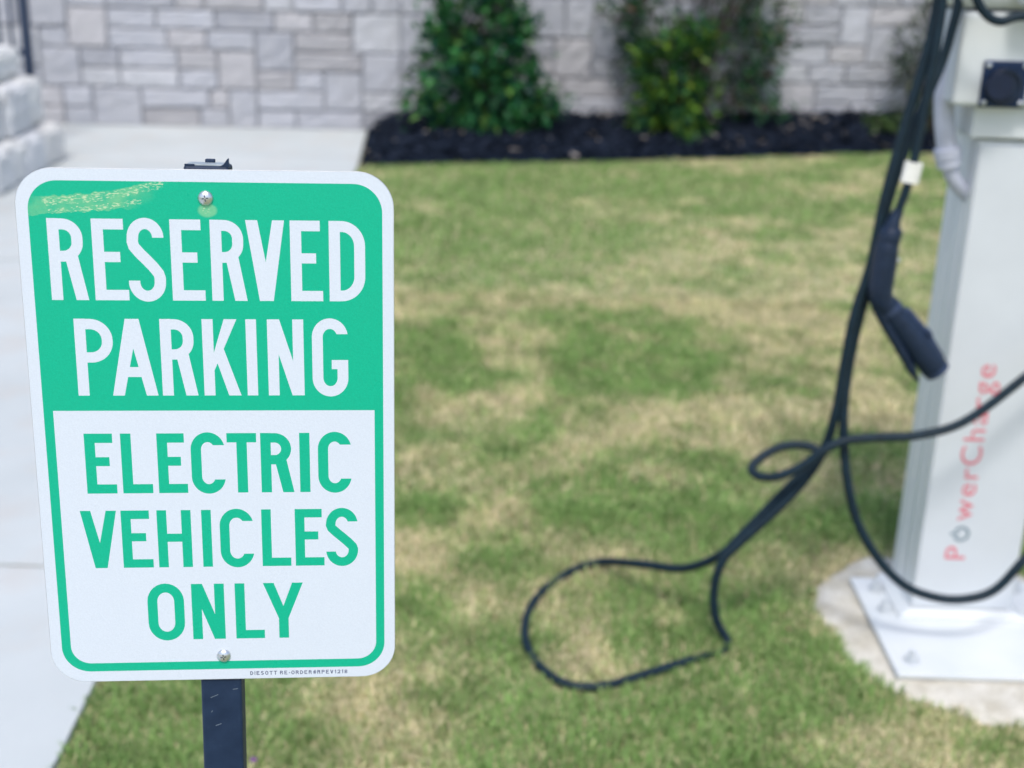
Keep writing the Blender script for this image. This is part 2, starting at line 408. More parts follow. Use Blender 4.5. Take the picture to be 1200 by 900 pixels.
# ------------------------------------------------------------------ stone wall (random ashlar) and the low stepped wall
M_stone = NT('pale split faced stone', (.5, .5, .5), .9)
_a = M_stone.noise(9, 6); _b = M_stone.noise(38, 5)
c_ = M_stone.mix(M_stone.ramp(_a, [(.35, 0), (.7, .35)]), M_stone.attr(), (.45, .445, .445))
M_stone.base(M_stone.mix(M_stone.ramp(_b, [(.35, .22), (.6, 0)]), c_, (.34, .345, .37))); M_stone.bump(_b, .35, .010); M_stone = M_stone.m
M_mortar = mat_simple('grey mortar', (.27, .29, .325), .95, 0, .15, 40, .3)
class Stones:
    def __init__(s): s.v = []; s.f = []; s.c = []
    def block(s, o, ux, uy, un, w_, h_, depth, col, rough=.006, ch=.012, N=4):
        """split-faced block: o lower-left corner on the wall plane, un the outward direction"""
        base = len(s.v); gx = [0, ch] + [ch + (w_ - 2 * ch) * k / N for k in range(1, N)] + [w_ - ch, w_]
        gy = [0, ch] + [ch + (h_ - 2 * ch) * k / N for k in range(1, N)] + [h_ - ch, h_]
        nx_, ny_ = len(gx), len(gy)
        for j, yy in enumerate(gy):
            for i, xx in enumerate(gx):
                edge = i in (0, nx_ - 1) or j in (0, ny_ - 1)
                d = depth - ch * .9 if edge else depth + random.uniform(-rough, rough)
                jx = 0 if edge else random.uniform(-.004, .004)
                s.v.append(o + ux * (xx + jx) + uy * (yy + jx) + un * d); s.c.append(col)
        for j in range(ny_ - 1):
            for i in range(nx_ - 1):
                a_ = base + j * nx_ + i; s.f.append((a_, a_ + 1, a_ + nx_ + 1, a_ + nx_))
        rim = [base + i for i in range(nx_)] + [base + j * nx_ + nx_ - 1 for j in range(1, ny_)] + [base + (ny_ - 1) * nx_ + i for i in range(nx_ - 2, -1, -1)] + [base + j * nx_ for j in range(ny_ - 2, 0, -1)]
        b0 = len(s.v)
        for r in rim: s.v.append(s.v[r] - un * (depth + .03)); s.c.append(col)
        for k in range(len(rim)):
            k2 = (k + 1) % len(rim); s.f.append((rim[k], b0 + k, b0 + k2, rim[k2]))
    def build(s, name, mat, parent):
        me = bpy.data.meshes.new(name); me.from_pydata(s.v, [], s.f)
        a_ = me.color_attributes.new('Col', 'FLOAT_COLOR', 'POINT')
        a_.data.foreach_set('color', np.array([(*c, 1) for c in s.c], np.float32).ravel())
        me.update(); return link(name, me, mat, parent)
def stone_col():
    k = random.random(); t = random.uniform(.80, 1.10)
    c = (.425, .435, .475) if k < .6 else (.42, .41, .425) if k < .80 else (.36, .37, .41) if k < .92 else (.50, .51, .54)
    return tuple(x * t for x in c)
wall = tag(empty('stone_wall', (0, 10.2, 0)), 'long pale grey wall of squared split-faced stone behind the shrubs', 'wall')
U = .148; W0, W1, ROWS = -7.0, 8.5, 17
ncol = int((W1 - W0) / .074)
occ = np.zeros((ROWS, ncol), bool); st = Stones()
wx = Vector((1, .055, 0)).normalized(); wn = Vector((wx.y, -wx.x, 0)); wz = Vector((0, 0, 1))
for r in range(ROWS):
    c = 0
    while c < ncol:
        if occ[r, c]: c += 1; continue
        free = 1
        while c + free < ncol and not occ[r, c + free] and free < 9: free += 1
        two = r + 1 < ROWS and random.random() < .42
        wc = random.choice([3, 4, 4, 5]) if two else random.choice([3, 4, 5, 6, 6, 7])
        wc = min(wc, free)
        if free - wc == 1: wc = free if free <= 7 else wc - 1
        if two and wc < 2: two = False
        hr = 2 if two else 1
        if two and occ[r + 1, c:c + wc].any(): hr = 1
        occ[r:r + hr, c:c + wc] = True
        gp = .006; x = W0 + c * .074
        st.block(Vector((x + gp, float(wall_y(x)), r * U + gp + .01)) - Vector((0, 10.2, 0)), wx, wz, wn, wc * .074 - 2 * gp, hr * U - 2 * gp, random.uniform(.028, .042), stone_col())
        c += wc
st.build('stonework', M_stone, wall)
bm = bmesh.new()
add_box(bm, W0 - .05, W1 + .05, .0, .3, -.05, ROWS * U + .01)
o = obj('mortar_core', bm, M_mortar, wall); o.rotation_euler.z = math.atan(.055); o.location = (0, .02, 0)
bm = box(W0 - .1, W1 + .1, -.10, .36, ROWS * U + .012, ROWS * U + .10, bevel=.015)
o = obj('coping', bm, mat_simple('coping stone', (.48, .48, .49), .9, 0, .12, 12, .2), wall); o.rotation_euler.z = math.atan(.055); o.location = (0, .02, 0)

# low stepped wall of rough blocks at the left edge of the path
low = tag(empty('stepped_stone_wall', (-3.3, 8.5, 0)), 'low stepped wall of rough bright stone blocks at the left of the path', 'wall')
st = Stones()
tz = [at(80, 145, 8.5).z, at(55, 90, 8.5).z, at(27, 54, 8.5).z]
tiers = [(at(79, 170, 8.5).x, 8.55, 0, tz[0]), (at(55, 118, 8.5).x, 8.52, tz[0], tz[1]), (at(28, 72, 8.5).x, 8.50, tz[1], tz[2])]
o0 = Vector((-3.3, 8.5, 0))
M_lowstone = M_stone
def rough_block(x0, x1, y0, y1, z0, z1):
    col = tuple(min(.8, v * 1.02) for v in random.choice([(.68, .68, .66), (.64, .65, .65), (.72, .71, .68), (.61, .62, .63)])); tq = random.uniform(.92, 1.08); col = tuple(v * tq for v in col)
    g_ = .008; d = .03
    X, Y, Z = Vector((1, 0, 0)), Vector((0, 1, 0)), Vector((0, 0, 1))
    st.block(Vector((x1 - d, y0 + g_, z0 + g_)) - o0, Y, Z, X, y1 - y0 - 2 * g_, z1 - z0 - 2 * g_, d, col, .009, .03)
    st.block(Vector((x0 + g_, y0 + d, z0 + g_)) - o0, X, Z, -Y, x1 - x0 - 2 * g_, z1 - z0 - 2 * g_, d, col, .009, .03)
    st.block(Vector((x0 + g_, y0 + g_, z1 - d)) - o0, X, Y, Z, x1 - x0 - 2 * g_, y1 - y0 - 2 * g_, d, col, .008, .03)
    st.block(Vector((x1 - g_, y1 - d, z0 + g_)) - o0, -X, Z, Y, x1 - x0 - 2 * g_, z1 - z0 - 2 * g_, d, col, .009, .03)
for x1, yend, z0, z1 in tiers:
    zz = z0
    rows_ = 1
    for r in range(rows_):
        za, zb = z0 + (z1 - z0) * r / rows_, z0 + (z1 - z0) * (r + 1) / rows_
        y = yend
        while y > 3.6:
            L = random.uniform(.22, .5); y0 = max(y - L, 3.5)
            rough_block(x1 - random.uniform(.30, .36), x1 + random.uniform(-.03, .02), y0, y, za, zb)
            y = y0
st.build('stonework', M_lowstone, low)
bm = bmesh.new()
for x1, yend, z0, z1 in tiers: add_box(bm, -3.9, x1 - .06, 3.6, yend - .06, z0 - (.02 if z0 else .05), z1 - .035)
for v in bm.verts: v.co -= o0
obj('mortar_core', bm, M_mortar, low)

# dark metal fence on the low wall
M_iron = mat_simple('dark painted iron', (.022, .038, .075), .45, .2, .15, 30)
fe = tag(empty('metal_fence', (-3.7, 8.9, .0)), 'dark metal railing with thin upright bars behind the low stone wall', 'fence')
pb = at(36, 92, 8.95)
obj('post', box(pb.x - .028 + 3.7, pb.x + .028 + 3.7, .02, .076, -.01, 1.75, bevel=.004), M_iron, fe)
bm = bmesh.new()
for k in range(26):
    x = pb.x - .10 - k * .085 + 3.7
    add_box(bm, x - .009, x + .009, .038, .056, .62, 1.62)
obj('bars', bm, M_iron, fe)
for z in (.66, 1.52): obj('rail', box(pb.x - 2.35 + 3.7, pb.x - .03 + 3.7, .03, .066, z - .02, z + .02, bevel=.003), M_iron, fe)

# ------------------------------------------------------------------ shrubs
def leaf_mat(name, rough=.4, tl=.25):
    m = NT(name, (.05, .1, .03), rough, 0, .22); m.base(m.attr())
    tr = m.n('BsdfTranslucent'); m.l(m.attr(), tr.inputs[0]); ms = m.n('MixShader'); ms.inputs[0].default_value = tl
    m.l(m.b.outputs[0], ms.inputs[1]); m.l(tr.outputs[0], ms.inputs[2]); m.l(ms.outputs[0], m.t.nodes['Material Output'].inputs[0])
    return m.m
M_leaf = leaf_mat('glossy leaf', .45, .32); M_leaf2 = leaf_mat('matt leaf', .55)
M_bark = mat_simple('shrub bark', (.055, .04, .035), .9, 0, .3, 60, .4)
def leaves(centres, per, spread, size, cols, out_from, droop=.2, aspect=.45):
    Ps = []; 
    for c, s_ in centres:
        k = int(per * s_); Ps.append(np.array(c) + rng.normal(0, 1, (k, 3)) * np.array(spread) * s_)
    P = np.concatenate(Ps); n = len(P)
    d = P - np.array(out_from); d /= np.linalg.norm(d, axis=1)[:, None] + 1e-6
    d = d + rng.normal(0, .75, (n, 3)); d[:, 2] -= droop; d /= np.linalg.norm(d, axis=1)[:, None]
    s = np.cross(d, rng.normal(0, 1, (n, 3)) * .6 + np.array([0, 0, 1.])); s /= np.linalg.norm(s, axis=1)[:, None] + 1e-6
    nn = np.cross(s, d); L = (size * rng.uniform(.6, 1.25, n))[:, None]; Wd = L * aspect * .5
    V = np.stack([P, P + d * L * .45 + s * Wd + nn * L * .08, P + d * L * .5 - nn * L * .02, P + d * L * .45 - s * Wd + nn * L * .08, P + d * L - nn * L * .12], 1).reshape(-1, 3)
    b = np.arange(n)[:, None] * 5
    F = (b + np.array([[0, 1, 2, 0, 2, 3, 1, 4, 2, 2, 4, 3]])).ravel()
    pick = rng.choice(len(cols), n, p=np.array([c[1] for c in cols]) / sum(c[1] for c in cols))
    col = np.array([c[0] for c in cols])[pick] * rng.uniform(.65, 1.35, n)[:, None]
    return V, F, np.full(n * 4, 3), np.repeat(col, 5, 0)
def shrub(name, label, base, centres, per, spread, size, cols, mat, stems=9, group=None, aspect=.45, thick=.012):
    root = tag(empty(name, base), label, 'shrub', group)
    V, F, N_, col = leaves(centres, per, spread, size, cols, (0, 0, .35), aspect=aspect)
    mesh_np('foliage', V, F, N_, mat, col, root)
    bm = bmesh.new()
    for c, s_ in sorted(centres, key=lambda q: -q[0][2])[:stems] + random.sample(centres, min(len(centres), stems)):
        c = Vector(c); j = Vector((random.uniform(-.05, .05), random.uniform(-.05, .05), -.08))
        m_ = Vector((c.x * .35 + random.uniform(-.04, .04), c.y * .35, c.z * .5))
        pts = catmull([j, m_, c], 5); add_tube(bm, pts, [thick * (1 - .75 * i / len(pts)) for i in range(len(pts))], 5)
    obj('stem', bm, M_bark, root, smooth=180)
    return root
def blob(n, rx, ry, z0, z1, prof, cx=0.0):
    out = []
    for _ in range(n):
        t = random.random(); z = z0 + (z1 - z0) * t; r = prof(t) * math.sqrt(random.random()); a = random.random() * 6.283
        out.append(((cx + r * rx * math.cos(a), r * ry * math.sin(a), z), random.uniform(.7, 1.25)))
    return out
b1 = Vector((-.27, 9.62, .10))
cen = blob(36, .47, .36, .06, .74, lambda t: .82 + .25 * math.sin(t * 3.0)) + blob(15, .40, .32, .66, 1.40, lambda t: 1 - .25 * t, -.10)
shrub('dark_green_shrub', 'dense dark green glossy shrub standing in the mulch by the end of the path', b1, cen, 92, (.068, .068, .062), .095,
      [((.028, .135, .046), 5), ((.046, .195, .050), 3), ((.125, .26, .055), 1.2), ((.008, .052, .040), 3.2)], M_leaf)
b2 = Vector((1.13, 9.72, .14))
cen = blob(20, .30, .24, .02, .40, lambda t: .9) + blob(13, .28, .22, .34, .72, lambda t: 1 - .15 * t)
shrub('bright_green_shrub', 'low shrub with bright yellow-green leaves in front of the reddish airy one', b2, cen, 62, (.058, .055, .055), .080,
      [((.040, .130, .024), 4), ((.12, .22, .024), 2.2), ((.014, .066, .030), 4.5), ((.20, .28, .03), .4)], M_leaf)
b3 = Vector((1.33, 9.98, .16))
cen = blob(30, .70, .2, .42, 1.40, lambda t: .80 + .3 * t, -.02) + blob(16, .24, .18, .12, .8, lambda t: 1, .42) + blob(9, .2, .18, .4, .9, lambda t: 1, -.5)
shrub('airy_reddish_shrub', 'tall airy shrub of sparse dark and reddish leaves against the wall', b3, cen, 46, (.075, .07, .075), .085,
      [((.032, .105, .040), 5), ((.016, .058, .032), 4), ((.11, .036, .036), .8), ((.080, .120, .045), 2)], M_leaf2, stems=14, aspect=.36, thick=.014)
b4 = Vector((3.22, 10.05, .2))
cen = blob(30, .34, .24, .1, 1.25, lambda t: .9 - .1 * t)
shrub('thin_grey_green_shrub', 'thin grey-green shrub by the wall beside the hanging black cables', b4, cen, 44, (.08, .07, .08), .07,
      [((.055, .085, .045), 4), ((.035, .06, .04), 4), ((.11, .12, .07), 1)], M_leaf2, aspect=.4)
b5 = Vector((2.78, 10.05, .16))
cen = blob(9, .13, .1, .0, .12, lambda t: 1)
shrub('small_green_tuft', 'small low green plant at the foot of the wall in the mulch', b5, cen, 26, (.035, .035, .03), .06,
      [((.06, .11, .03), 4), ((.03, .06, .025), 3)], M_leaf2, stems=4, thick=.006)

# ------------------------------------------------------------------ concrete footing of the charger
bm = bmesh.new(); NA = 72; rings = []
vp = VNoise(8)
for q, zz in ((0, .016), (.35, .015), (.62, .016), (.82, .014), (.93, .010), (1.0, -.004), (1.06, -.03)):
    ring = []
    for k in range(NA):
        a = 2 * math.pi * k / NA; r = float(pad_r(a)) * q
        x, y = PAD[0] + r * math.cos(a), PAD[1] + r * math.sin(a)
        ring.append(bm.verts.new((x, y, zz + (.008 * (float(vp(np.array(x * 35.), np.array(y * 35.))) - .5) if q > .3 else 0))))
    rings.append(ring)
for a, b in zip(rings[1:], rings[2:]):
    for k in range(NA): bm.faces.new((a[k], a[(k + 1) % NA], b[(k + 1) % NA], b[k]))
bm.faces.new(rings[1])
for v in rings[0]: bm.verts.remove(v)
m = NT('rough poured concrete', (.5, .47, .42), .95); _a = m.noise(14, 5); _b = m.noise(120, 4)
c_ = m.ramp(_a, [(.35, (.48, .445, .355)), (.65, (.66, .635, .56))]); m.base(m.mix(m.ramp(_b, [(.3, .5), (.55, 0)]), c_, (.33, .29, .24))); m.bump(_b, .7, .008)
tag(obj('concrete_footing', bm, m.m, smooth=180), 'rough round beige concrete footing under the white charger base plate', 'footing')

# ------------------------------------------------------------------ the charging station
def text_mesh(txt, size, spacing=1.0, extrude=.0003, offset=0.0):
    cu = bpy.data.curves.new('t', 'FONT'); cu.body = txt; cu.size = size; cu.space_character = spacing; cu.extrude = extrude; cu.offset = offset * 0
    cu.resolution_u = 6
    o = bpy.data.objects.new('t', cu); C.objects.link(o); dg = bpy.context.evaluated_depsgraph_get()
    me = bpy.data.meshes.new_from_object(o.evaluated_get(dg)); bpy.data.objects.remove(o); bpy.data.curves.remove(cu)
    return me
CX, CY = 1.108, 2.754                           # middle of the front panel, its plane
st_ = tag(empty('charging_station', (CX, CY + .1, .0)), 'white electric vehicle charging pedestal with red lettering bolted to a footing', 'charger')
def cs(name, bm, mat, parent=st_, smooth=None):
    off = Vector((CX, CY + .1, 0))
    for v in bm.verts: v.co -= off
    return obj(name, bm, mat, parent, smooth)
PZ = .032
plate = cs('base_plate', box(.886, 1.345, 2.494, 2.945, .018, PZ, bevel=.003), M_white)
# flared shoe round the column foot
bm = bmesh.new()
lo = [bm.verts.new(p) for p in ((.955, 2.735, PZ), (1.262, 2.735, PZ), (1.262, 2.95, PZ), (.955, 2.95, PZ))]
md = [bm.verts.new(p) for p in ((.955, 2.735, PZ + .008), (1.262, 2.735, PZ + .008), (1.262, 2.95, PZ + .008), (.955, 2.95, PZ + .008))]
hi = [bm.verts.new(p) for p in ((.981, 2.7475, PZ + .022), (1.234, 2.7475, PZ + .022), (1.234, 2.937, PZ + .022), (.981, 2.937, PZ + .022))]
for a, b in ((lo, md), (md, hi)):
    for k in range(4): bm.faces.new((a[k], a[(k + 1) % 4], b[(k + 1) % 4], b[k]))
bm.faces.new(hi)
bmesh.ops.bevel(bm, geom=bm.edges[:], offset=.002, segments=2, affect='EDGES')
cs('shoe', bm, M_white)
# column: aluminium profile with grooves down its sides
prof = [(.985, 2.762), (.985, 2.792), (.990, 2.795), (.990, 2.803), (.985, 2.806), (.985, 2.858), (.990, 2.861), (.990, 2.869), (.985, 2.872), (.985, 2.926), (.989, 2.930),
        (1.226, 2.930), (1.230, 2.926), (1.230, 2.872), (1.225, 2.869), (1.225, 2.861), (1.230, 2.858), (1.230, 2.806), (1.225, 2.803), (1.225, 2.795), (1.230, 2.792), (1.230, 2.762)]
bm = bmesh.new(); A = [bm.verts.new((x, y, PZ + .012)) for x, y in prof]; B = [bm.verts.new((x, y, 1.185)) for x, y in prof]
for k in range(len(prof)): bm.faces.new((A[k], A[(k + 1) % len(prof)], B[(k + 1) % len(prof)], B[k]))
bm.faces.new(B); bm.faces.new(A[::-1])
col_ = cs('column', bm, M_alu)
pan = cs('front_panel', box(.9868, 1.2268, CY, 2.7615, PZ + .024, 1.177, bevel=.0025), M_panel)
WX = 1.10
def pan_text(txt, zs, mat, spacing):
    me = text_mesh(txt, .0700, spacing, .0003, .0004); me.transform(Matrix.Diagonal((WX, 1, 1, 1)))
    M = Matrix(((0, -1, 0, 1.0965), (0, 0, -1, CY - .0006), (1, 0, 0, zs), (0, 0, 0, 1)))
    me.transform(Matrix.Translation((-CX, -CY - .1, 0)) @ M); link('lettering', me, mat, pan)
    return max(v.co.z for v in me.vertices)
def fitlen(txt, z0, z1, mat):                   # letter spacing that fills the measured length
    lo_, hi_ = .7, 2.2
    for _ in range(14):
        mid = (lo_ + hi_) / 2; me = text_mesh(txt, .0700, mid); xs = [v.co.x * WX for v in me.vertices]; ln = max(xs) - min(xs); x0 = min(xs); bpy.data.meshes.remove(me)
        if ln > z1 - z0: hi_ = mid
        else: lo_ = mid
    pan_text(txt, z0 - x0, mat, mid)
fitlen('P', .190, .225, M_red)
fitlen('werCharge', .292, .683, M_red)
bm = bmesh.new()                                # the o drawn as an open ring with a stroke
pts = [Vector((1.079 + .0165 * math.cos(a) * -1, CY - .0008, .257 + .0165 * math.sin(a))) for a in [math.radians(28 + (304) * k / 28) for k in range(29)]]
add_tube(bm, pts, [(.0034, .0006)] * 29, 6, upv=(1, 0, 0))
add_tube(bm, [Vector((1.0530, CY - .0008, .257)), Vector((1.073, CY - .0008, .257))], [(.0006, .0032)] * 2, 6, upv=(0, 1, 0))
cs('ring_emblem', bm, M_grey, pan)
# anchor bolts with nuts and washers
for x, y in ((.932, 2.548), (1.300, 2.548), (.930, 2.775), (1.296, 2.775), (.935, 2.880), (1.296, 2.90)):
    bm = bmesh.new(); M = Matrix.Translation((x, y, PZ))
    add_lathe(bm, [(0, 0), (.019, 0), (.019, .003), (.0, .003)], M, 20)
    add_lathe(bm, [(.0135, .003), (.0145, .005), (.0145, .013), (.0125, .0155), (0, .0155)], M, 6)
    add_lathe(bm, [(.0065, .0155), (.0065, .028), (.005, .030), (0, .030)], M, 12)
    cs('anchor_bolt', bm, M_nut, plate)
# neck and head
cs('neck', box(.957, 1.262, 2.742, 2.945, 1.192, 1.2605, bevel=.005), M_white)
head = cs('head', box(.898, 1.302, 2.742 - .03, 2.845, 1.2625, 1.452, bevel=.010, seg=3), M_white)
YH = 2.712
bm = box(.951, 1.0455, YH - .008, YH + .002, 1.256 + .006, 1.3565, bevel=.004)
sock = cs('socket', bm, M_dark, st_)
bm = bmesh.new(); M = Matrix.Translation((.985, YH - .008, 1.306)) @ Matrix.Rotation(math.radians(90), 4, 'X')
add_lathe(bm, [(.0375, -.001), (.0375, .010), (.034, .013), (.031, .013), (.031, .009), (0, .009)], M @ Matrix.Translation((.010, 0, 0)), 32)
cs('socket_ring', bm, M_plug, sock, 35)
bm = bmesh.new(); add_lathe(bm, [(.0275, .006), (.0275, .020), (.0255, .0225), (0, .0225)], M @ Matrix.Translation((-.003, 0, 0)), 32)
cs('socket_cap', bm, M_darker, sock, 35)
for x, z in ((.9605, 1.347), (1.036, 1.347), (.9605, 1.272), (1.036, 1.272)):
    bm = bmesh.new(); add_lathe(bm, [(.0055, 0), (.0052, .002), (.003, .0034), (0, .0036)], Matrix.Translation((x, YH - .008, z)) @ Matrix.Rotation(math.radians(90), 4, 'X'), 14)
    cs('screw', bm, M_zinc, sock, 40)
# upper housing that reaches out of the picture
cs('upper_housing', box(.872, 1.345, 2.70, 2.985, 1.458, 1.98, bevel=.03, seg=4), M_white, smooth=40)
bm = box(.985, 1.30, 2.645, 2.702, 1.466, 1.80, bevel=.02, seg=3); cs('holster', bm, M_white, smooth=40)
# conduit on the left
Yp = 2.79
cp = catmull([at(1139, -18, Yp), at(1135, 8, Yp), at(1127, 36, Yp), at(1114, 72, Yp), at(1107.5, 105, Yp), at(1106.5, 140, Yp), at(1110, 178, Yp)], 8)
pipe = cs('conduit', add_tube(bmesh.new(), cp, .0215, 16), M_pipe, smooth=60)
bm = bmesh.new(); add_tube(bm, catmull([at(1110, 176, Yp), at(1113, 198, Yp), at(1121, 215, Yp + .005), at(1135, 229, Yp + .02), at(1152, 236, Yp + .04)], 6), .0165, 14)
cs('elbow', bm, M_pipe, pipe, 60)
bm = bmesh.new(); q = at(1110.5, 182, Yp); dq = (at(1112.5, 198, Yp) - q).normalized()
add_tube(bm, [q - dq * .018, q - dq * .016, q + dq * .004, q + dq * .005, q + dq * .024, q + dq * .026], [.0255, .028, .028, .0255, .0255, .023], 14)
cs('coupling', bm, M_pipe, pipe, 30)

# ------------------------------------------------------------------ cables
def cable(name, pts, label, rad=.0095):
    P = catmull(pts, 10); o = obj(name, add_tube(bmesh.new(), P, rad, 12), M_cable, smooth=70)
    return tag(o, label, 'cable', 'black charging cables')
def G(px, py, z=.011): return ground(px, py, z)
Yb = 2.66
A = [Vector((.88, 2.80, 1.80)), Vector((.83, 2.72, 1.82)), Vector((.815, 2.67, 1.70)), at(1102, -40, Yb)] + [at(px, py, Yb) for px, py in ((1099, 2), (1089, 52), (1075, 100), (1054, 170), (1035, 240), (1021, 308), (1001, 370), (989, 430), (979, 485))] + \
    [at(px, py, y) for px, py, y in ((964, 530, 2.672), (940, 566, 2.675), (905, 602, 2.672), (872, 632, 2.668), (847, 657, 2.665), (837, 690, 2.66), (839, 725, 2.655))] + \
    [G(852, 750, .014), G(851, 761, .003), G(840, 766, .001), G(820, 771, .008), G(795, 778, .014), G(760, 789, .014), G(712, 803, .014), G(668, 803, .014), G(634, 782, .012), G(615, 746, .014), G(625, 706, .014), G(658, 676, .016), G(700, 659, .022)] + \
    [at(750, 661, 2.87), at(800, 666, 2.77), at(843, 651, 2.70), at(872, 624, 2.69), at(908, 587, 2.69), at(942, 553, 2.69), at(959, 534, 2.695), at(948, 523, 2.71), at(918, 523, 2.72), at(892, 536, 2.71), at(881, 549, 2.69), at(890, 558, 2.665), at(912, 558, 2.645), at(942, 545, 2.635), at(966, 527, 2.63), at(992, 516, 2.63), at(1030, 512.5, 2.63), at(1076, 510, 2.63), at(1130, 494, 2.63), at(1200, 443, 2.64),
     Vector((1.235, 2.67, .80)), Vector((1.33, 2.68, 1.05)), Vector((1.385, 2.78, 1.35)), Vector((1.375, 2.85, 1.58)), Vector((1.33, 2.86, 1.62))]
cable('charging_cable', A, 'long black cable that loops on the grass and crosses in front of the lettering', .0104)
B = [Vector((.885, 2.82, 1.62)), Vector((.858, 2.74, 1.62)), at(1124, -10, 2.72), at(1114, 40, 2.715), at(1103, 75, 2.71), at(1086, 115, 2.70), at(1063, 170, 2.69), at(1040, 240, 2.68), at(1027, 308, 2.68), at(1008, 370, 2.68), at(995, 430, 2.68), at(989, 480, 2.665), at(989, 517, 2.655), at(993, 563, 2.64), at(1005, 612, 2.63), at(1030, 656, 2.62), at(1060, 686, 2.61), at(1096, 700, 2.605), at(1131, 702, 2.60), at(1166, 691, 2.60), at(1200, 656, 2.605),
     Vector((1.255, 2.64, .36)), Vector((1.33, 2.68, .62)), Vector((1.395, 2.78, 1.0)), Vector((1.40, 2.86, 1.40)), Vector((1.385, 2.88, 1.56)), Vector((1.33, 2.88, 1.66))]
cable('charging_cable', B, 'black cable hanging in a low curve in front of the foot of the white column', .0104)
E_ = [Vector((1.0, 2.69, 1.68)), Vector((.93, 2.66, 1.62)), at(1139, -30, 2.632), at(1146, 2, 2.632), at(1158, 19, 2.632), at(1174, 25, 2.632), at(1196, 19, 2.634), Vector((1.09, 2.635, 1.455)), Vector((1.2, 2.64, 1.47)), Vector((1.33, 2.66, 1.52)), Vector((1.37, 2.76, 1.6)), Vector((1.33, 2.80, 1.70))]
cable('charging_cable', E_, 'short black cable sagging in front of the white head above the square socket', .0095)

# connector with its own cable
cn = tag(empty('charging_connector', at(1030, 340, Yb)), 'black charging plug with bent handle hanging from its cable left of the column', 'plug')
c0 = at(1030, 340, Yb)
def cc_(name, bm, mat, smooth=50, parent=cn):
    for v in bm.verts: v.co -= c0
    return obj(name, bm, mat, parent, smooth)
Yc = 2.64
K = [Vector((.90, 2.80, 1.70)), Vector((.85, 2.70, 1.74)), Vector((.838, 2.65, 1.62)), at(1106, -20, Yc)] + [at(px, py, Yc) for px, py in ((1104, 10), (1096, 62), (1087, 108), (1078, 155), (1069, 198), (1060, 228), (1047, 262))]
cc_('cable', add_tube(bmesh.new(), catmull(K, 8), .0092, 12), M_cable, 70)
lb = [at(1075, 179, Yc), at(1071, 196, Yc), at(1066, 214, Yc)]
lb = [at(1071.5, 190, Yc), at(1065.5, 214, Yc)]; 
cc_('cable_label', add_tube(bmesh.new(), [lb[0], (lb[0] + lb[1]) / 2, lb[1]], .0195, 14, flat=.6, upv=(1, 0, 0)), M_label)
sr = [at(1053, 246, Yc), at(1048, 258, Yc), at(1046, 264, Yc), at(1044, 271, Yc)]
cc_('strain_relief', add_tube(bmesh.new(), sr, [.011, .0135, .0165, .0185], 14), M_plug)
cc_('collar', add_tube(bmesh.new(), [at(1045.5, 267, Yc), at(1045, 269, Yc), at(1041, 283, Yc), at(1040.6, 285, Yc)], [.0215, .0245, .0255, .0235], 18, flat=.95), M_plug)
hb = [(1042, 280, .0245), (1039, 290, .0285), (1036, 310, .0305), (1033, 328, .0305), (1031.5, 340, .0300), (1033, 351, .0285), (1040, 361, .0262)]
cc_('handle', add_tube(bmesh.new(), catmull([at(a, b, Yc) for a, b, r in hb], 4), np.interp(np.linspace(0, len(hb) - 1, 4 * (len(hb) - 1) + 1), range(len(hb)), [r for *_, r in hb]).tolist(), 20, flat=.86), M_plug)
nz = [(1032, 350, .0240), (1040, 359, .0255), (1054, 376, .0272), (1070, 397, .0288), (1083, 414, .0298), (1093, 428, .0300), (1096, 432, .0288)]
cc_('barrel', add_tube(bmesh.new(), [at(a, b, Yc) for a, b, r in nz], [r for *_, r in nz], 22, flat=.9), M_plug)
ax = (at(1094, 426, Yc) - at(1054, 374, Yc)).normalized(); perp = Vector((ax.z, 0, -ax.x)); perp = perp if perp.x > 0 else -perp   # perp points up-right
e0 = at(1095, 430.5, Yc)
bm = bmesh.new(); add_tube(bm, [e0, e0 + ax * .012, e0 + ax * .012, e0 - ax * .004], [.0290, .0283, .0235, .023], 22, caps=False); cc_('nose', bm, M_plug2)
cc_('seam', add_tube(bmesh.new(), [at(1041, 360.5, Yc), at(1043, 363, Yc), at(1044.5, 365, Yc)], [.0268, .0278, .0268], 22, flat=.93), M_plug2)
q = at(1049, 369, Yc) + perp * .010
bm = bmesh.new(); add_tube(bm, [q + ax * t + perp * (.0165 + h) for t, h in ((-.006, -.012), (.01, .0), (.06, .002), (.075, .006), (.082, .006), (.095, .001), (.14, -.003), (.155, -.012))], [(.007, .010)] * 8, 10, upv=tuple(perp)); cc_('rib', bm, M_plug2)
lt = [at(a, b, Yc - .002) for a, b in ((1025, 352), (1031, 367), (1044, 390), (1057, 412), (1067, 431), (1072, 441), (1076, 446))]
bm = bmesh.new(); add_tube(bm, catmull(lt, 4), [(.0115, .016)] * 14 + [(.0105, .014)] * 4 + [(.0085, .012), (.007, .011), (.006, .010), (.0055, .010), (.005, .009), (.0045, .009), (.003, .008)], 12, upv=tuple(perp)); cc_('latch', bm, M_plug)
bm = bmesh.new(); add_lathe(bm, [(0.005, 0), (.005, .003), (.004, .004), (0, .004)], Matrix.Translation(at(1043, 303, Yc) + Vector((.0125, -.014, 0))) @ Matrix.Rotation(math.radians(75), 4, 'Y'), 14); cc_('release_button', bm, M_zinc)

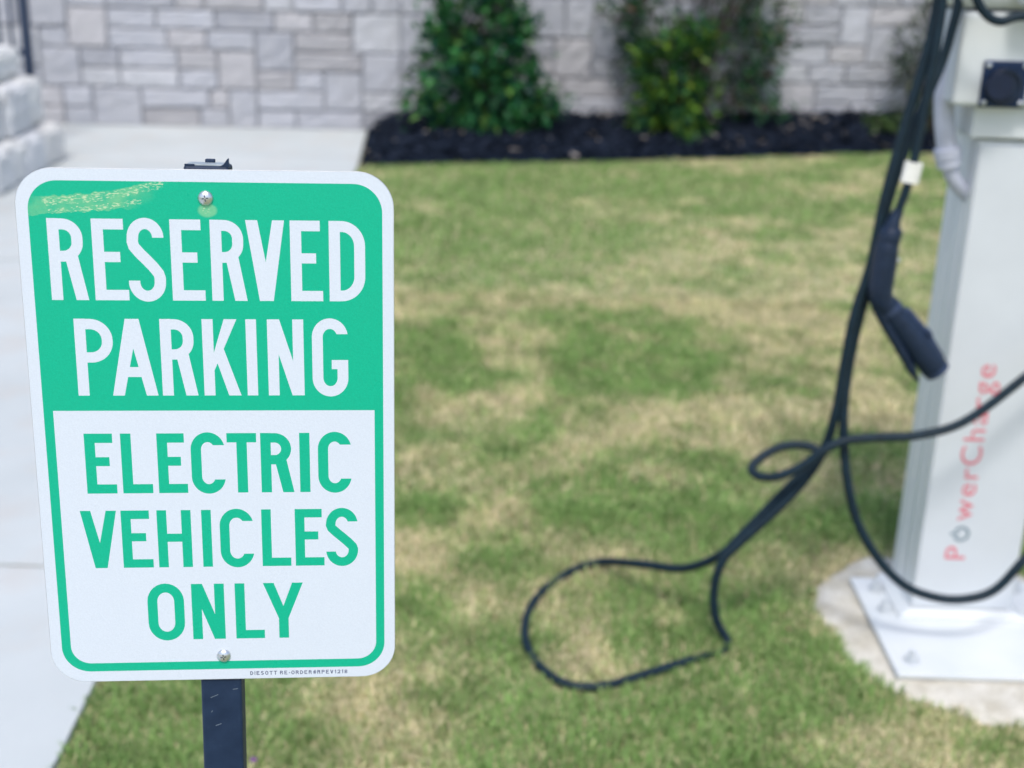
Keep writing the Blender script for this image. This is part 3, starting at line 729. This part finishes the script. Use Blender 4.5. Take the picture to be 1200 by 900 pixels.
# ------------------------------------------------------------------ the reserved parking sign
sc_ = Vector((-.25220, 1.01380, 1.17536))
sx_, sy_, sn_ = Vector((.99605, .08882, -.00028)), Vector((-.00694, .08094, .99669)), Vector((.08855, -.99275, .08124))
SM = Matrix(((sx_.x, sy_.x, sn_.x, sc_.x), (sx_.y, sy_.y, sn_.y, sc_.y), (sx_.z, sy_.z, sn_.z, sc_.z), (0, 0, 0, 1)))
sign = tag(empty('parking_sign', mat=SM), 'green and white reserved parking sign for electric vehicles on a dark post', 'sign')

def rrect(x0, y0, x1, y1, rs, n=12):
    """rounded rectangle, radii rs = (bl, br, tr, tl)"""
    out = []
    for (cx, cy, a0), r in zip(((x0, y0, 180), (x1, y0, 270), (x1, y1, 0), (x0, y1, 90)), rs):
        if r == 0: out.append((cx, cy)); continue
        ox = cx + (r if cx == x0 else -r); oy = cy + (r if cy == y0 else -r)
        out += [(ox + r * math.cos(math.radians(a0 + 90 * k / n)), oy + r * math.sin(math.radians(a0 + 90 * k / n))) for k in range(n + 1)]
    return out
# glyphs: lists of polygons on a box w x h with stroke s
def strip(pts, s):
    n = len(pts); L = []; R_ = []
    for i, p in enumerate(pts):
        a, b = pts[max(i - 1, 0)], pts[min(i + 1, n - 1)]
        dx, dy = b[0] - a[0], b[1] - a[1]; d = math.hypot(dx, dy); nx_, ny_ = -dy / d * s / 2, dx / d * s / 2
        L.append((p[0] + nx_, p[1] + ny_)); R_.append((p[0] - nx_, p[1] - ny_))
    return [[R_[i], R_[i + 1], L[i + 1], L[i]] for i in range(n - 1)]
def arc(cx, cy, rx, ry, a0, a1, n=14):
    return [(cx + rx * math.cos(math.radians(a0 + (a1 - a0) * k / n)), cy + ry * math.sin(math.radians(a0 + (a1 - a0) * k / n))) for k in range(n + 1)]
def clip(polys, yc, keep_above):
    out = []
    for p in polys:
        q = []
        for a, b in zip(p, p[1:] + p[:1]):
            ia, ib = ((a[1] >= yc) == keep_above), ((b[1] >= yc) == keep_above)
            if ia: q.append(a)
            if ia != ib: t = (yc - a[1]) / (b[1] - a[1]); q.append((a[0] + (b[0] - a[0]) * t, yc))
        if len(q) > 2: out.append(q)
    return out
def rc(x0, y0, x1, y1): return [(x0, y0), (x1, y0), (x1, y1), (x0, y1)]
def glyph(ch, w, h, s):
    H = s / 2; rx = w / 2 - H; ry = min(rx * 1.12, h * .3); ov = h * .015
    t = s * 1.02
    if ch == 'I': return [rc(0, 0, w, h)]
    if ch == 'L': return [rc(0, 0, s, h), rc(0, 0, w, s * .95)]
    if ch == 'T': return [rc(w / 2 - H, 0, w / 2 + H, h), rc(0, h - s * .95, w, h)]
    if ch == 'E': return [rc(0, 0, s, h), rc(0, 0, w, s * .95), rc(0, h - s * .95, w * .93, h), rc(0, h * .535 - s * .46, w * .80, h * .535 + s * .46)]
    if ch == 'H': return [rc(0, 0, s, h), rc(w - s, 0, w, h), rc(0, h * .52 - s * .46, w, h * .52 + s * .46)]
    if ch == 'N': return [rc(0, 0, s, h), rc(w - s, 0, w, h), [(w - s * 1.12, 0), (w, 0), (s * 1.12, h), (0, h)]]
    if ch == 'V': return [[(w / 2 - s * .62, 0), (w / 2 + s * .62, 0), (s * 1.06, h), (0, h)], [(w / 2 - s * .62, 0), (w / 2 + s * .62, 0), (w, h), (w - s * 1.06, h)]]
    if ch == 'A': return [[(0, 0), (s * 1.06, 0), (w / 2 + s * .62, h), (w / 2 - s * .62, h)], [(w - s * 1.06, 0), (w, 0), (w / 2 + s * .62, h), (w / 2 - s * .62, h)], rc(w * .22, h * .245, w * .78, h * .245 + s * .95)]
    if ch == 'Y': return [rc(w / 2 - H, 0, w / 2 + H, h * .45), [(w / 2 - H, h * .36), (w / 2 + H, h * .36), (s * 1.1, h), (0, h)], [(w / 2 - H, h * .36), (w / 2 + H, h * .36), (w, h), (w - s * 1.1, h)]]
    if ch == 'K': return [rc(0, 0, s, h), [(s * .9, h * .30), (s * .9, h * .52), (w * .93 - s * 1.15, h), (w * .93, h)], [(w - s * 1.13, 0), (w, 0), (w * .53, h * .66), (w * .36, h * .46)]]
    if ch == 'O': return strip([(w / 2 + rx, h / 2)] + arc(w / 2, h - H - ry + ov, rx, ry, 0, 180) + arc(w / 2, H + ry - ov, rx, ry, 180, 360) + [(w / 2 + rx, h / 2)], s)
    if ch in 'CG':
        yt, yb_ = h - H - ry + ov, H + ry - ov
        g_ = clip(strip(arc(w / 2, yt, rx, ry, -25, 97), s), h * (.80 if ch == 'C' else .81), True) + strip(arc(w / 2, yt, rx, ry, 83, 180) + arc(w / 2, yb_, rx, ry, 180, 277), s)
        if ch == 'C': return g_ + clip(strip(arc(w / 2, yb_, rx, ry, 263, 385), s), h * .225, False)
        return g_ + strip(arc(w / 2, yb_, rx, ry, 263, 360) + [(w - H, h * .40), (w - H, h * .47)], s) + [rc(w * .54, h * .47 - s * .88, w, h * .47)]
    if ch == 'S':
        r2 = ry * .98; yt, yb_ = h - H - r2 + ov, H + r2 - ov
        mid = [(H * 1.03, h * .72), (H * 1.25, h * .665), (w * .33, h * .585), (w * .5, h * .505), (w * .68, h * .415), (w - H * 1.25, h * .335), (w - H * 1.02, h * .28)]
        if yt < h * .72: mid = mid[1:-1]
        return clip(strip(arc(w / 2, yt, rx * .96, r2, -25, 97), s), h * .775, True) + strip(arc(w / 2, yt, rx * .96, r2, 83, 180, 9) + mid + arc(w / 2, yb_, rx * .98, r2, 0, -97, 9), s) + clip(strip(arc(w / 2, yb_, rx * .98, r2, -83, -205), s), h * .245, False)
    if ch == '-': return [rc(0, h * .32, w, h * .32 + s)]
    if ch == '1': return [rc(w - s, 0, w, h), [(0, h * .66), (w - s, h * .80), (w - s, h), (0, h * .80)]]
    if ch == '2': return strip(arc(w / 2, h * .70, rx, h * .30 - H, 170, -20, 12) + [(w * .62, h * .38), (w * .30, s * .8)], s) + [rc(0, 0, w, s)]
    if ch == '8': return strip(arc(w / 2, h * .74, rx * .9, h * .26 - H * .9, 0, 360, 16), s * .9) + strip(arc(w / 2, h * .28, rx, h * .28 - H * .9, 0, 360, 16), s * .9)
    if ch == '#': return [rc(0, h * .58, w, h * .58 + s * .8), rc(0, h * .25, w, h * .25 + s * .8), [(w * .2, 0), (w * .2 + s * .85, 0), (w * .34 + s * .85, h), (w * .34, h)], [(w * .58, 0), (w * .58 + s * .85, 0), (w * .72 + s * .85, h), (w * .72, h)]]
    if ch in 'PR':
        yb = h * (.435 if ch == 'P' else .475); rb = (h - yb) / 2; wb = w if ch == 'P' else w * .93
        r_ = min(rb - H, (wb - s) * .62)
        bowl = [(s * .8, h - H)] + arc(wb - H - r_, h - H - r_, r_, r_, 90, 0, 10) + arc(wb - H - r_, yb + H * .95 + r_, r_, r_, 0, -90, 10) + [(s * .8, yb + H * .95)]
        g_ = [rc(0, 0, s, h)] + strip(bowl, s * .97)
        if ch == 'R': g_.append([(w - s * 1.1, 0), (w, 0), (w * .66 + s * .35, yb + s * .6), (w * .66 - s * .80, yb + s * .6)])
        return g_
    if ch == 'D':
        r_ = (w - s) * .72
        return [rc(0, 0, s, h)] + strip([(s * .8, h - H)] + arc(w - H - r_, h - H - r_ * 1.1, r_, r_ * 1.1, 90, 0) + arc(w - H - r_, H + r_ * 1.1, r_, r_ * 1.1, 0, -90) + [(s * .8, H)], s * .98)
LINES = [(120.3, 187.9, 9.2, 1, [('R', -128.5, -98.5), ('E', -93.3, -65.9), ('S', -65.8, -35.4), ('E', -30.6, -3.8), ('R', 1.7, 30.6), ('V', 30.6, 62.2), ('E', 66.7, 93.1), ('D', 98.5, 128.4)]),
         (38.3, 104.6, 9.1, 1, [('P', -112.5, -81.6), ('A', -84.1, -46.5), ('R', -42.8, -13.2), ('K', -8.1, 22.8), ('I', 28, 36.8), ('N', 45.8, 76), ('G', 83, 113.2)]),
         (-49.4, 4.7, 8.8, 0, [('E', -110.8, -85.5), ('L', -80.6, -55.2), ('E', -50.3, -25.6), ('C', -22, 6.9), ('T', 8.7, 33.8), ('R', 37.2, 65.4), ('I', 70.4, 79.2), ('C', 86.2, 115)]),
         (-118.6, -65.2, 8.3, 0, [('V', -118.5, -87.9), ('E', -84.2, -58.4), ('H', -53.7, -24.6), ('I', -15.6, -7.3), ('C', -.1, 29.1), ('L', 36, 61.1), ('E', 65, 90.2), ('S', 91.6, 120.1)]),
         (-188.3, -134.8, 8.6, 0, [('O', -65.7, -33.9), ('N', -27.3, 1.3), ('L', 10.7, 36), ('Y', 35.5, 70.6)])]
faces2 = []                                      # (polygon in mm, layer): 0 white ground, 1 green, 2 white field, 3 white letters, 4 green letters
HW, HH = 152.4, 228.6
faces2.append((rrect(-HW + .5, -HH + .5, HW - .5, HH - .5, (30,) * 4, 16), 0))
faces2.append((rrect(-142.4, -218.2, 142.7, 218.5, (24,) * 4, 16), 1))
faces2.append((rrect(-134.5, -210.2, 135.2, 24.9, (17, 17, 0, 0), 14), 2))
for y0, y1, s, white, ls in LINES:
    for ch, x0, x1 in ls:
        for poly in glyph(ch, x1 - x0, y1 - y0, s):
            faces2.append(([(x0 + x, y0 + y) for x, y in poly], 3 if white else 4))
small = 'DIESOTT RE-ORDER#RPEV1218'
ww = [{'I': .62, '1': 1.35, '-': 1.3, ' ': .5}.get(ch, 2.75) for ch in small]
gap_ = (109.0 - 21.7 - sum(ww)) / (len(small) - 1); xq = 21.7
for ch, w_ in zip(small, ww):
    if ch != ' ':
        for poly in glyph(ch, w_, 3.7, .70): faces2.append(([(xq + x, -224.75 + y) for x, y in poly], 5))
    xq += w_ + gap_
vc, fc, lay = [], [], []
for poly, l in faces2:
    area = sum(a[0] * b[1] - b[0] * a[1] for a, b in zip(poly, poly[1:] + poly[:1]))
    if area < 0: poly = poly[::-1]
    fc.append(list(range(len(vc), len(vc) + len(poly)))); vc += [Vector(p) for p in poly]; lay.append(l)
ov_, oe_, of_, _, _, orig = delaunay_2d_cdt(vc, [], fc, 0, 1e-4, True)
me = bpy.data.meshes.new('printed_face')
cen = np.array([[sum(ov_[i].x for i in f) / len(f), sum(ov_[i].y for i in f) / len(f)] for f in of_])
top_l = np.full(len(of_), -1)
for poly, l in faces2:
    q = np.array(poly); ins = np.zeros(len(cen), bool)
    for a, b in zip(q, np.roll(q, -1, 0)):
        if a[1] != b[1]:
            ins ^= ((a[1] > cen[:, 1]) != (b[1] > cen[:, 1])) & (cen[:, 0] < (b[0] - a[0]) * (cen[:, 1] - a[1]) / (b[1] - a[1]) + a[0])
    top_l[ins] = np.maximum(top_l[ins], l)
keep = [(f, l) for f, l in zip(of_, top_l) if l >= 0]
me.from_pydata([(v.x / 1000, v.y / 1000, .00025) for v in ov_], [], [f for f, _ in keep])
me.polygons.foreach_set('material_index', [0 if l in (0, 2, 3) else 2 if l == 5 else 1 for _, l in keep]); me.update()
if me.polygons[0].normal.z < 0: me.flip_normals()
# plate with a slightly rounded rim
bm = bmesh.new(); out = rrect(-HW, -HH, HW, HH, (30.5,) * 4, 16)
inn = rrect(-HW + .3, -HH + .3, HW - .3, HH - .3, (30.2,) * 4, 16)
rg = [[bm.verts.new((x / 1000, y / 1000, z)) for x, y in o_] for o_, z in ((inn, 0), (out, -.0003), (out, -.0013), (inn, -.0016))]
for a, b in zip(rg, rg[1:]):
    for k in range(len(a)): bm.faces.new((a[k], a[(k + 1) % len(a)], b[(k + 1) % len(a)], b[k]))
bm.faces.new(rg[0]); bm.faces.new(rg[-1][::-1])
pl_ = obj('plate', bm, M_salu, sign)
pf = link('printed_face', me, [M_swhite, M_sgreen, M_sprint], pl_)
for x, y in ((-.0006, .2056), (-.0011, -.2048)):
    bm = bmesh.new(); M = Matrix.Translation((x, y, .0003))
    add_lathe(bm, [(.0062, 0), (.0062, .0006), (.0056, .0016), (.0042, .0027), (.0024, .0034), (0, .0037)], M, 28)
    sw = obj('screw', bm, M_zinc, sign, 40)
    bm = bmesh.new()
    for a in (8, 98):
        r = box(-.0026, .0026, -.00052, .00052, .0024, .00352)
        r.transform(M @ Matrix.Rotation(math.radians(a), 4, 'Z'))
        t_ = bpy.data.meshes.new('t'); r.to_mesh(t_); r.free(); bm.from_mesh(t_); bpy.data.meshes.remove(t_)
    bmesh.ops.translate(bm, verts=[v for v in bm.verts], vec=(0, 0, .0001))
    obj('cross_recess', bm, M_recess, sw)
# post behind the plate (leans with it), down into the soil
pd = (sc_ + Vector((0, 0, 0)))
lean = math.atan(.0113)
PR = Matrix.Translation((-.0022, 0, 0)) @ Matrix.Rotation(-lean, 4, 'Z')
bm = bmesh.new(); TOP, BOT = .2318, -1.235
pw = .0182; dz0, dz1 = -.0020, -.0270
def pv(x, y, z): return bm.verts.new(PR @ Vector((x, y, z)))
add_box(bm, -pw, pw, BOT, TOP - .0005, dz1, dz0, bevel=.0022, seg=2)
for v in bm.verts: v.co = PR @ v.co
post = obj('post', bm, M_post, sign)
bm = box(-pw + .002, pw - .002, TOP - .001, TOP + .0004, dz1 + .002, dz0 - .0022, bevel=.0002, seg=1); bm.transform(PR)
obj('post_top', bm, M_cap, post)
bm = bmesh.new()                                 # torn lip at the front right corner and a nub at the back
tri = [(pw - .0075, TOP - .001), (pw + .0002, TOP - .001), (pw + .0002, TOP + .0062), (pw - .0012, TOP + .0052), (pw - .004, TOP + .0012)]
a = [bm.verts.new((x, y, dz0 - .0003)) for x, y in tri]; b = [bm.verts.new((x, y, dz0 - .0016)) for x, y in tri]
bm.faces.new(a); bm.faces.new(b[::-1])
for k in range(5): bm.faces.new((a[k], b[k], b[(k + 1) % 5], a[(k + 1) % 5]))
add_box(bm, -.0035, .0045, TOP, TOP + .0032, dz1 + .001, dz1 + .006, bevel=.0008)
add_box(bm, -pw + .001, -pw + .009, TOP - .001, TOP + .0008, dz0 - .0016, dz0 - .0004, bevel=.0003)
bm.transform(PR); obj('torn_lip', bm, M_post, post)
bm = bmesh.new()                                 # bare scratches in the paint
for x, y, L_, a in ((-.0065, -.2465, .0075, 24), (.0125, -.2395, .0045, 9), (-.0035, -.2755, .0055, 20), (-.009, -.262, .002, 60)):
    r = box(-L_ / 2, L_ / 2, -.00022, .00022, dz0 - .0001, dz0 + .00006); r.transform(Matrix.Translation((x, y, 0)) @ Matrix.Rotation(math.radians(a), 4, 'Z'))
    t_ = bpy.data.meshes.new('t'); r.to_mesh(t_); r.free(); bm.from_mesh(t_); bpy.data.meshes.remove(t_)
bm.transform(PR); obj('scratches', bm, M_scratch, post)

# ------------------------------------------------------------------ a tiny purple weed flower beside the post
fp = ground(297, 893, 0.03)
fl = tag(empty('weed_flower', (fp.x, fp.y, 0)), 'tiny purple weed flower in the grass just right of the sign post', 'flower')
bm = bmesh.new(); add_tube(bm, [Vector((0, 0, 0)), Vector((.002, 0, .02)), Vector((0, 0, .034))], .0012, 6); obj('stem', bm, mat_simple('weed stem', (.06, .12, .03), .6), fl)
bm = bmesh.new()
for k in range(7):
    a = k * .9; d = Vector((math.cos(a), math.sin(a), .5)); s_ = Vector((-math.sin(a), math.cos(a), 0))
    p = Vector((0, 0, .032)); q = [p, p + d * .005 + s_ * .003, p + d * .009, p + d * .005 - s_ * .003]
    bm.faces.new([bm.verts.new(x) for x in q])
obj('petals', bm, mat_simple('purple petal', (.16, .035, .22), .6), fl)
